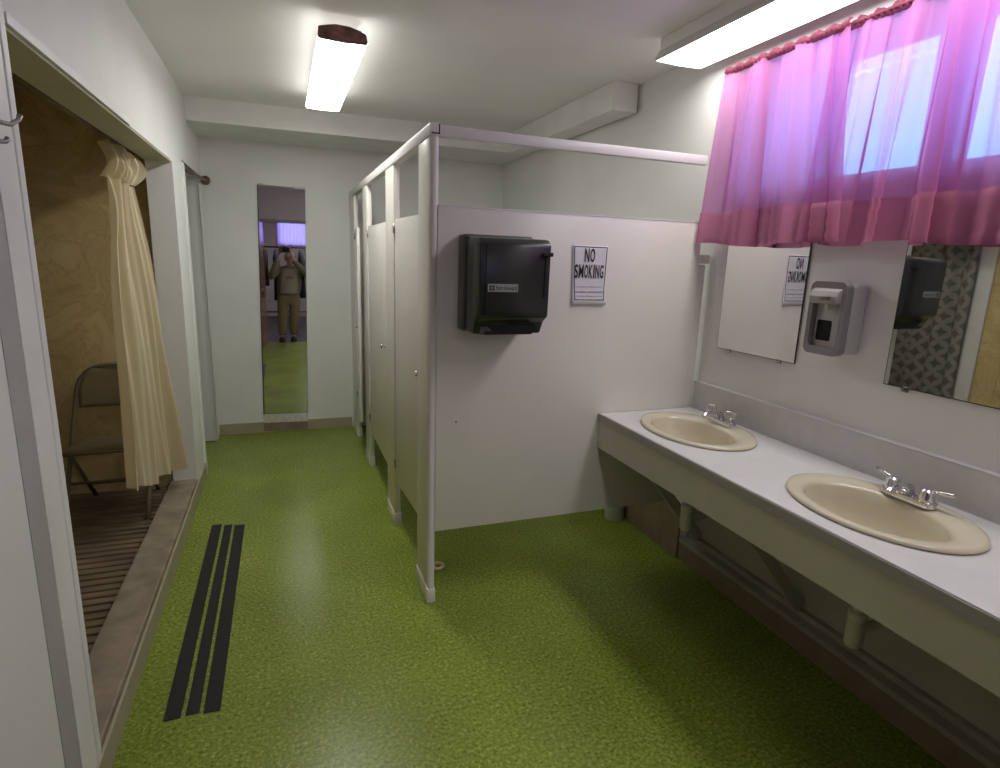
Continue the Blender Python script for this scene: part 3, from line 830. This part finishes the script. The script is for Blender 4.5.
pink_panel('right pink sheer curtain panel cut off at the photo edge', 1.375, .30, 1.345, .28, -.014, 3, pleats=((.05, .02, 2.5), (.10, .02, 2.5), (.3, .02, 2.3)))
tag(MB().tube([(1.956, .22, 2.462), (1.956, 2.38, 2.462)], .006, 10).build('curtain_rod', 'ruffle', None, True), 'thin rod over the bathroom window carrying the pink curtains', 'curtain rod')

# ------------------------------------------------------------------ ceiling lights
def ceiling_light(label, x0, x1, y0, y1, zb, lens, burnt):
    c = thing('ceiling_light', label, 'light', ((x0+x1)/2, (y0+y1)/2, CZ), group='fluorescent ceiling lights')
    w_ = x1-x0
    MB().box(x0+.018, x1-.018, y0+(.22 if burnt else .004), y1-.004, CZ-.055, CZ-.0005).build('housing', 'trim', c)
    if burnt: MB().box(x0+.012, x1-.012, y0+.004, y0+.23, 2.540, 2.550).build('light_baffle', 'trim', c)  # hidden plate added to keep lens light off the ceiling
    # wraparound lens: shallow V bottom with sloping sides
    xm = (x0+x1)/2
    sec = [(x0+.02, CZ-.05), (x0, zb+.014), (x0+.006, zb+.004), (xm, zb), (x1-.006, zb+.004), (x1, zb+.014), (x1-.02, CZ-.05)]
    m = MB(); A = [m.bm.verts.new((x, y0, z)) for x, z in sec]; B = [m.bm.verts.new((x, y1, z)) for x, z in sec]
    for k in (2, 3): m.bm.faces.new((A[k], A[k+1], B[k+1], B[k]))
    m.build('lens', lens, c)
    for k in (0, len(sec)-3):
        m = MB(); A = [m.bm.verts.new((x, y0, z)) for x, z in sec[k:k+3]]; B = [m.bm.verts.new((x, y1, z)) for x, z in sec[k:k+3]]
        for q in (0, 1): m.bm.faces.new((A[q], A[q+1], B[q+1], B[q]))
        m.build('lens_side', 'opal' if burnt else 'opal0', c, thick=.002)
    for y, nm, mm in ((y0, 'end_plate', 'burnt' if burnt else 'trim'), (y1, 'end_plate', 'trim')):
        e = MB(); d = -.012 if y == y0 else .012
        pts = [(x, y, z) for x, z in sec]
        if burnt and y == y0:
            pts = [(x0+.004, y, 2.553)]+pts[1:-1]+[(x1-.006, y, 2.545), (x1-.03, y, 2.557), (xm+.03, y, 2.568), (xm-.03, y, 2.570), (x0+.04, y, 2.562)]
        e.prism(pts, (0, d, 0), .003, 1)
        o = e.build(nm, 'opal' if burnt and y == y1 else mm, c)
        if burnt and y == y0: o['label'] = 'browned, curled near end of the light'
    return c
ceiling_light('lit fluorescent ceiling light with a browned near end, over the aisle', .188, .402, 2.90, 4.235, 2.50, 'lens1', True)
ceiling_light('lit fluorescent ceiling light over the vanity, partly behind the pink curtain', 1.665, 1.925, .09, 2.53, 2.512, 'lens2', False)  # unseen near part lengthened toward the camera to brighten the front

# ------------------------------------------------------------------ grip tapes, hook
for k, (xa, xb, y0_, y1_) in enumerate(((-.450, -.396, 1.985, 3.545), (-.381, -.338, 1.990, 3.525), (-.325, -.270, 1.982, 3.505))):
    o = MB().box(xa, xb, y0_, y1_, .0003, .0025).build('grip_tape', 'tape')
    tag(o, ('black anti-slip strip nearest the shower curb', 'middle one of the three black anti-slip strips on the floor', 'black anti-slip strip farthest from the shower curb')[k], 'floor strip', 'anti-slip strips on the green floor')
hk = thing('coat_hook', 'grey metal double coat hook on the casing at the left edge', 'hook', (L+.002, 1.70, 1.84))
MB().box(L+.002, L+.008, 1.57, 1.625, 1.80, 1.87, .002).build('plate', 'hook', hk)
MB().tube([(L+.006, 1.60, 1.853), (L+.018, 1.615, 1.848), (L+.034, 1.650, 1.848), (L+.042, 1.676, 1.864), (L+.043, 1.682, 1.874)], [.005, .005, .005, .005, .006], 10).build('upper_prong', 'hook', hk, True)
MB().tube([(L+.006, 1.60, 1.815), (L+.02, 1.608, 1.806), (L+.03, 1.622, 1.808), (L+.034, 1.628, 1.816)], [.005, .005, .005, .006], 10).build('lower_prong', 'hook', hk, True)

# ------------------------------------------------------------------ wooden door and the hall behind the camera
dr = struct(thing('door_1', 'open varnished wooden door', 'door', (0, 0, 0)))
del dr['label']; del dr['category']
ha, hb = Vector((-.295, -.15)), Vector((-.375, .60))
dv = (hb-ha).normalized(); nv = Vector((dv.y, -dv.x))
def dpt(s, t, z): p = ha+dv*s+nv*t; return (p.x, p.y, z)
ln = (hb-ha).length
m = MB(); m.prism([dpt(0, -.02, .01), dpt(ln, -.02, .01), dpt(ln, .02, .01), dpt(0, .02, .01)], (0, 0, 2.03), .003)
m.build('door_leaf', 'wood', dr)
m = MB(); p = dpt(ln-.065, .02, .96)
m.lathe([(.028, 0), (.028, .005), (.010, .008), (.010, .03), (.024, .038), (.027, .05), (.018, .06)], p, (nv.x, nv.y, 0), 20)
m.build('door_knob', 'bronze', dr, True, 40)
c = MB(); c.box(-.36, -.31, FY-.135, FY+.012, 0, 2.11); c.box(1.25, 1.30, FY-.135, FY+.012, 0, 2.11); c.box(-.31, 1.25, FY-.135, FY+.012, 2.06, 2.11)
struct(c.build('trim_13', 'hallwall'))
HY = -4.6
struct(MB().box(-2.6, 2.6, HY-.1, FY-.0, -.12, -.001).build('floor_hall', 'hallfloor'))
struct(MB().box(-2.6, 2.6, HY-.1, FY-.1, CZ, CZ+.12).build('ceiling_hall', 'ceiling'))
w = MB()
w.box(-2.6, 2.6, HY-.12, HY, 0, 1.74)
w.box(-2.6, 2.6, HY-.12, HY, 2.35, CZ)
for a, b_ in ((-2.6, -1.5), (-.40, -.04), (1.30, 2.6)): w.box(a, b_, HY-.12, HY, 1.74, 2.35)
struct(w.build('wall_hall_front', 'hallwall'))
struct(MB().box(-2.7, -2.6, HY-.1, FY, 0, CZ).build('wall_hall_left', 'hallwall'))
struct(MB().box(2.6, 2.7, HY-.1, FY, 0, CZ).build('wall_hall_right', 'hallwall'))
w = MB(); w.box(-2.6, L-.14, FY-.12, FY, 0, CZ); w.box(2.30, 2.6, FY-.12, FY, 0, CZ)
struct(w.build('wall_hall_back', 'hallwall'))
for nme, a, b_, lab in (('window_2', -.04, 1.30, 'lilac sheer curtain on the hall window directly behind the photographer'), ('window_3', -1.5, -.40, 'lilac sheer curtain on the hall window beyond the wooden door')):
    struct(MB().box(a, b_, HY-.075, HY-.07, 1.74, 2.35).build(nme, 'glass'))
    hc = thing('hall_curtain', lab, 'curtain', ((a+b_)/2, HY, 1.7), group='lilac hall curtains')
    MB().grid(lambda u, v: (lerp(a-.05, b_+.05, u), HY+.05+.02*math.sin(2*PI*9*u), lerp(2.40, 1.70, v)), 90, 4).build('cloth', 'purple', hc, True)
hl = thing('hall_fill_light', 'added unseen fill light on the hall ceiling behind the photographer', 'light', (.95, -2.2, CZ))  # unseen lamp added in the hall to fill the bathroom through the doorway
MB().box(.83, 1.07, -3.0, -1.4, CZ-.05, CZ-.0005, .004).build('housing', 'trim', hl)
MB().box(.84, 1.06, -2.98, -1.42, CZ-.075, CZ-.05, .006).build('lens', 'lens_fill', hl)
rk = thing('garment_rack', 'black garment rack in the hall, seen in the tall mirror', 'rack', (.1, -2.6, 0))
MB().tube([(-.45, -2.6, 1.66), (.75, -2.6, 1.66)], .016, 10).build('top_bar', 'blackplastic', rk, True)
for x in (-.43, .73):
    MB().tube([(x, -2.6, .02), (x, -2.6, 1.66)], .016, 10).build('post', 'blackplastic', rk, True)
    MB().tube([(x, -2.85, .02), (x, -2.35, .02)], .018, 10).build('foot', 'blackplastic', rk, True)
MB().tube([(-.43, -2.6, .30), (.73, -2.6, .30)], .012, 10).build('lower_bar', 'blackplastic', rk, True)
def coat(x, h, mm, lab):
    c = thing('hanging_coat', lab, 'coat', (x, -2.6, 1.6), group='dark coats on the hall rack')
    MB().tube([(x, -2.6, 1.676), (x, -2.58, 1.684), (x, -2.6, 1.66), (x, -2.6, 1.60)], .004, 8).build('hanger_hook', 'steel', c, True)
    m = MB(); rings = []
    for k in range(9):
        t = k/8; z = lerp(1.61, 1.61-h, t)
        hx_ = [.03, .06, .065, .06, .058, .06, .064, .068, .07][k]; hy_ = [.05, .20, .22, .215, .21, .21, .215, .22, .225][k]
        rings.append([m.bm.verts.new((x+hx_*math.cos(2*PI*j/20)*(1+.12*math.sin(5*j)), -2.6+hy_*math.sin(2*PI*j/20), z)) for j in range(20)])
    for A, B in zip(rings, rings[1:]):
        for j in range(20): m.bm.faces.new((A[j], A[(j+1) % 20], B[(j+1) % 20], B[j]))
    m.bm.faces.new(rings[0]); m.bm.faces.new(rings[-1])
    m.build('coat_body', mm, c, True)
    for s in (-1, 1):
        MB().tube([(x, -2.6+s*.17, 1.56), (x+.01, -2.6+s*.24, 1.35), (x+.015, -2.6+s*.25, 1.05)], [.05, .05, .04], 12).build('sleeve', mm, c, True)
for x, h, mm, lab in ((-.33, .75, 'coat1', 'dark coat at the door end of the hall rack'), (-.10, 1.05, 'coat2', 'navy coat second from the door end of the hall rack'), (.40, 1.0, 'coat1', 'dark coat right of the photographer on the hall rack'), (.56, 1.15, 'coat2', 'navy coat at the far end of the hall rack')):
    coat(x, h, mm, lab)

# ------------------------------------------------------------------ the photographer (seen in the tall mirror)
def skinned(name, verts, edges, m, parent, levels=2, root=0, extra=None):
    me = bpy.data.meshes.new(name+'_cage'); me.from_pydata([v[:3] for v in verts], edges, [])
    o = bpy.data.objects.new(name, me); COL.objects.link(o)
    sk = o.modifiers.new('skin', 'SKIN'); sk.use_smooth_shade = True
    su = o.modifiers.new('sub', 'SUBSURF'); su.levels = levels; su.render_levels = levels
    for i, v in enumerate(verts):
        r = v[3]; r = r if isinstance(r, tuple) else (r, r)
        me.skin_vertices[0].data[i].radius = r
        me.skin_vertices[0].data[i].use_root = (i == root)
    bpy.context.view_layer.update()
    nm = bpy.data.meshes.new_from_object(o.evaluated_get(bpy.context.evaluated_depsgraph_get()))
    bpy.data.objects.remove(o); bpy.data.meshes.remove(me)
    if extra is not None:
        b = bmesh.new(); b.from_mesh(nm); b2 = bpy.data.meshes.new('x'); extra.bm.to_mesh(b2); extra.bm.free(); b.from_mesh(b2); b.to_mesh(nm); b.free(); bpy.data.meshes.remove(b2)
    nm.materials.clear(); nm.materials.append(M[m])
    rt = parent
    while rt.parent is not None: rt = rt.parent
    nm.transform(Matrix.LocRotScale(rt.location, rt.rotation_euler, None).inverted())
    for p_ in nm.polygons: p_.use_smooth = True; p_.material_index = 0
    oo = bpy.data.objects.new(name, nm); COL.objects.link(oo); oo.parent = parent
    return oo
ps = thing('person', 'person in pale cap, olive jacket and khaki trousers photographing, reflected in the tall mirror', 'person', (.10, -.30, 0))
dz = -.02
P = dict(pel=(.10, -.30, .87), wai=(.11, -.31, 1.02), che=(.125, -.315, 1.16), nb=(.135, -.305, 1.285), nk=(.14, -.285, 1.345),
         hd=(.14, -.262, 1.40), sl=(-.07, -.30, 1.255), sr=(.345, -.30, 1.255), el=(-.165, -.135, 1.17), er=(.44, -.135, 1.17),
         wl=(-.045, -.065, 1.485), wr=(.175, -.065, 1.475), hl=(.005, -.30, .83), hr=(.195, -.30, .83),
         kl=(-.02, -.27, .46), kr=(.175, -.30, .46), al=(-.04, -.285, .10), ar=(.155, -.335, .10))
# hands: palms beside the phone, fingers on its back and top edge, thumbs below
PHX0, PHX1, PHZ0, PHZ1, PHY = -.022, .140, 1.562, 1.638, -.014
bv = [(*P['pel'], (.15, .115)), (*P['wai'], (.145, .11)), (*P['che'], (.155, .115)), (*P['nb'], (.085, .07)), (*P['nk'], .056), (*P['hd'], .06),
      (*P['sl'], .066), (*P['el'], .045), (*P['wl'], .028), (*P['sr'], .066), (*P['er'], .045), (*P['wr'], .028),
      (*P['hl'], .085), (*P['kl'], .058), (*P['al'], .04), (*P['hr'], .085), (*P['kr'], .058), (*P['ar'], .04),
      (-.036, -.05, 1.545, (.030, .016)), (.160, -.05, 1.54, (.030, .016)),
      (-.045, -.215, .045, .034), (.15, -.265, .045, .034)]
be = [(0, 1), (1, 2), (2, 3), (3, 4), (4, 5), (3, 6), (6, 7), (7, 8), (3, 9), (9, 10), (10, 11), (0, 12), (12, 13), (13, 14), (0, 15), (15, 16), (16, 17), (8, 18), (11, 19), (14, 20), (17, 21)]
# head with face as extra geometry merged into the body mesh
hx, hy, hz = .14, -.245, 1.462
ex = MB()
def headp(u, v):
    th = 2*PI*u; ph = PI*v
    x = math.sin(ph)*math.sin(th); y = math.sin(ph)*math.cos(th); z = math.cos(ph)
    rx, ry, rz = .075, .095, .118
    if z < 0: rx *= 1-.22*(-z)**1.5; ry *= 1-.10*(-z)
    px, py, pz = x*rx, y*ry, z*rz
    if y > .5:   # brow, eye sockets, mouth
        py -= .010*math.exp(-((abs(px)-.030)/.014)**2-((pz-.004)/.013)**2)
        py += .022*math.exp(-(px/.011)**2-((pz+.022)/.020)**2)
        py += .005*math.exp(-(px/.022)**2-((pz+.062)/.010)**2)
        py += .006*math.exp(-(px/.02)**2-((pz+.098)/.014)**2)
    return (hx+px, hy+py, hz+pz)
ex.grid(headp, 48, 36)
for s in (-1, 1):
    ex.lathe([(.006, -.012), (.026, -.006), (.030, .002), (.022, .008)], (hx+s*.078, hy-.005, hz-.012), (s, -.3, 0), 14, .6, 1.1)
    # fingers and thumb
    side = -1 if s < 0 else 1
    palm = Vector((-.036, -.05, 1.545)) if s < 0 else Vector((.160, -.05, 1.54))
    ix = 1 if s < 0 else -1
    exx = PHX0 if s < 0 else PHX1
    for k in range(4):
        zz = 1.640-.018*k if k else 1.650
        ln_ = (.9, 1, .95, .8)[k]
        a = palm+Vector((.0, -.004, .02-.014*k+.02))
        if k == 0: pts_ = [a, Vector((exx-ix*.004, -.040, 1.655)), Vector((exx+ix*.02, -.020, 1.657)), Vector((exx+ix*.034, -.012, 1.650))]
        else: pts_ = [a, Vector((exx-ix*.008, -.046, zz-.01)), Vector((exx+ix*.018*ln_, -.044, zz-.012)), Vector((exx+ix*.042*ln_, -.036, zz-.014))]
        ex.tube(pts_, [.0095, .009, .0082, .006], 10)
    ex.tube([palm+Vector((ix*.006, .004, -.015)), Vector((exx+ix*.008, -.026, 1.548)), Vector((exx+ix*.030, -.020, 1.553)), Vector((exx+ix*.044, -.02, 1.555))], [.0115, .0105, .009, .007], 10)
body = skinned('body', bv, be, 'skin', ps, 2, 0, ex)
for s in (-1, 1):
    e_ = MB(); e_.lathe([(.003, 0), (.008, .003), (.010, .008), (.008, .013), (.003, .016)], (hx+s*.030, hy+.071, hz+.004), (0, 1, 0), 12); e_.build('eye', 'eye', ps, True)
e_ = MB(); e_.lathe([(.002, 0), (.006, .003), (.007, .006), (.002, .009)], (hx, hy+.080, hz-.062), (0, 1, 0), 14, 3.2, 1); e_.build('mouth', 'lip', ps, True)
# clothes
JS = [(.835, .185, .146), (.86, .193, .152), (.92, .198, .156), (1.02, .202, .160), (1.12, .202, .156), (1.19, .198, .142), (1.24, .205, .128), (1.285, .195, .112), (1.318, .135, .098), (1.345, .072, .072)]
def jsec(z):
    for (za_, a_, b_), (zc_, c_, d_) in zip(JS, JS[1:]):
        if z <= zc_:
            t = max(0, (z-za_)/(zc_-za_)); return lerp(a_, c_, t), lerp(b_, d_, t)
    return JS[-1][1:]
def jpt(a, z, k=1.0):
    rx, ry = jsec(z); cx0 = lerp(.10, .138, (z-.835)/.5); cy0 = lerp(-.30, -.29, (z-.835)/.5)
    q = 1+.018*math.sin(3*a+9*z)+.012*math.sin(7*a-22*z)
    return (cx0+rx*k*q*math.sin(a), cy0+ry*k*q*math.cos(a), z)
m = MB(); m.grid(lambda u, v: jpt(2*PI*u, lerp(.835, 1.345, v)), 48, 44)
for sh_, el_, wr_ in (('sl', 'el', (-.062, -.082, 1.43)), ('sr', 'er', (.205, -.082, 1.42))):
    a_, b_, c_ = Vector(P[sh_]), Vector(P[el_]), Vector(wr_)
    st_ = a_.lerp(Vector(P['che']), .35)+Vector((0, 0, .02))
    m.tube([st_, a_+Vector((0, .005, -.012)), a_.lerp(b_, .5), b_.lerp(a_, .12), b_+(b_-a_.lerp(c_, .5))*.10, b_.lerp(c_, .14), b_.lerp(c_, .55), c_], [.085, .082, .070, .064, .062, .060, .052, .043], 18)
m.build('jacket', 'jacket', ps, True)
m = MB(); m.grid(lambda u, v: jpt((u-.5)*lerp(1.75, 1.2, v), lerp(.845, 1.285, v), 1.035), 16, 20); m.build('shirt', 'shirt', ps, True, thick=.006)
m = MB(); m.grid(lambda u, v: jpt((u-.5)*.5, lerp(1.11, 1.16, v), 1.065), 8, 6); m.build('shirt_print', 'redprint', ps, True, thick=.002)
tv = [(.10, -.30, .93, (.185, .14)), (.10, -.30, .82, (.185, .14)), (.002, -.298, .70, .115), (*P['kl'], .092), (-.04, -.285, .09, .078), (.197, -.30, .70, .115), (*P['kr'], .092), (.155, -.335, .09, .078)]
skinned('trousers', tv, [(0, 1), (1, 2), (2, 3), (3, 4), (1, 5), (5, 6), (6, 7)], 'khaki', ps, 2, 0)
for px_, py_ in ((-.045, -.26), (.15, -.31)):
    m = MB()
    pr = [(-.04, -.09), (.04, -.09), (.047, 0), (.052, .09), (.04, .15), (0, .17), (-.04, .15), (-.052, .09), (-.047, 0)]
    R_ = []
    for zz, sc in ((.0, 1.0), (.02, 1.03), (.05, .95), (.085, .62)):
        R_.append([m.bm.verts.new((px_+x*sc, py_+(y*sc if zz < .06 else -.02+y*.45), zz)) for x, y in pr])
    for A, B in zip(R_, R_[1:]):
        for j in range(len(pr)): m.bm.faces.new((A[j], A[(j+1) % len(pr)], B[(j+1) % len(pr)], B[j]))
    m.bm.faces.new(R_[0]); m.bm.faces.new(R_[-1])
    sh = m.build('shoe', 'shoe', ps, True, 60)
m = MB()
m.grid(lambda u, v: (hx+.084*math.sin(2*PI*u)*math.sin(PI/2*v), hy-.004+.104*math.cos(2*PI*u)*math.sin(PI/2*v), hz+.045+.085*math.cos(PI/2*v)), 32, 10)
cp = m.build('cap', 'cap', ps, True, thick=.004)
MB().grid(lambda u, v: (hx+.075*(2*u-1), hy+.075+.075*v*(1-(2*u-1)**2*.6), hz+.05-.012*v-.02*(2*u-1)**2), 12, 6).build('brim', 'cap', cp, True, thick=.004)
m = MB(); m.grid(lambda u, v: (hx+.081*math.sin(PI*(.35+1.3*u)), hy-.002+.100*math.cos(PI*(.35+1.3*u)), hz+.05-.085*v), 24, 6); m.build('hair', 'hair', ps, True, thick=.006)
ph = thing('smartphone', 'black phone held up by the person in the tall mirror', 'phone', (.06, PHY, 1.56))
MB().box(PHX0, PHX1, PHY-.008, PHY, PHZ0, PHZ1, .0035, 3).build('phone_body', 'blackplastic', ph, True, 40)
MB().box(PHX0+.006, PHX1-.006, PHY-.0088, PHY-.008, PHZ0+.005, PHZ1-.005).build('screen', 'darkplastic', ph)
MB().box(-.014, .018, PHY, PHY+.002, 1.575, 1.628, .0008).build('camera_bump', 'darkgrey', ph)

# ------------------------------------------------------------------ world, daylight, camera
wd = bpy.data.worlds.new('World'); S.world = wd; wd.use_nodes = True
bg = wd.node_tree.nodes['Background']; bg.inputs['Color'].default_value = (.38, .64, 1.0, 1); bg.inputs['Strength'].default_value = 2.35
def portal(loc, rot, sx, sy):
    l = bpy.data.lights.new('portal', 'AREA'); l.shape = 'RECTANGLE'; l.size = sx; l.size_y = sy; l.cycles.is_portal = True
    o = bpy.data.objects.new('daylight_portal', l); COL.objects.link(o); o.location = loc; o.rotation_euler = rot
portal((2.31, 1.22, 2.2), (0, math.radians(90), 0), .54, 2.05)
portal((0, HY-.13, 2.05), (math.radians(90), 0, 0), 3.2, .62)

cam = bpy.data.cameras.new('Camera'); co = bpy.data.objects.new('Camera', cam); COL.objects.link(co)
ya_, pi_, ro_ = .35961263, .21386006, -.03455982; fpx = 581.139
f_ = Vector((math.sin(ya_)*math.cos(pi_), math.cos(ya_)*math.cos(pi_), -math.sin(pi_)))
r_ = Vector((math.cos(ya_), -math.sin(ya_), 0)); d_ = f_.cross(r_)
r2 = r_*math.cos(ro_)+d_*math.sin(ro_); d2 = d_*math.cos(ro_)-r_*math.sin(ro_)
mx = Matrix((r2, -d2, -f_)).transposed().to_4x4(); mx.translation = (0, 0, 1.6)
co.matrix_world = mx
cam.sensor_fit = 'HORIZONTAL'; cam.sensor_width = 36; cam.lens = 36*fpx/1000; cam.clip_start = .004
S.camera = co
S.view_settings.view_transform = 'Standard'; S.view_settings.look = 'None'; S.view_settings.gamma = 1; S.view_settings.use_curve_mapping = False
S.view_settings.exposure = 1.34
cy = S.cycles
cy.max_bounces = 12; cy.diffuse_bounces = 7; cy.glossy_bounces = 6; cy.transmission_bounces = 8; cy.transparent_max_bounces = 12
cy.sample_clamp_indirect = 6; cy.caustics_reflective = False; cy.caustics_refractive = False
cy.use_denoising = True
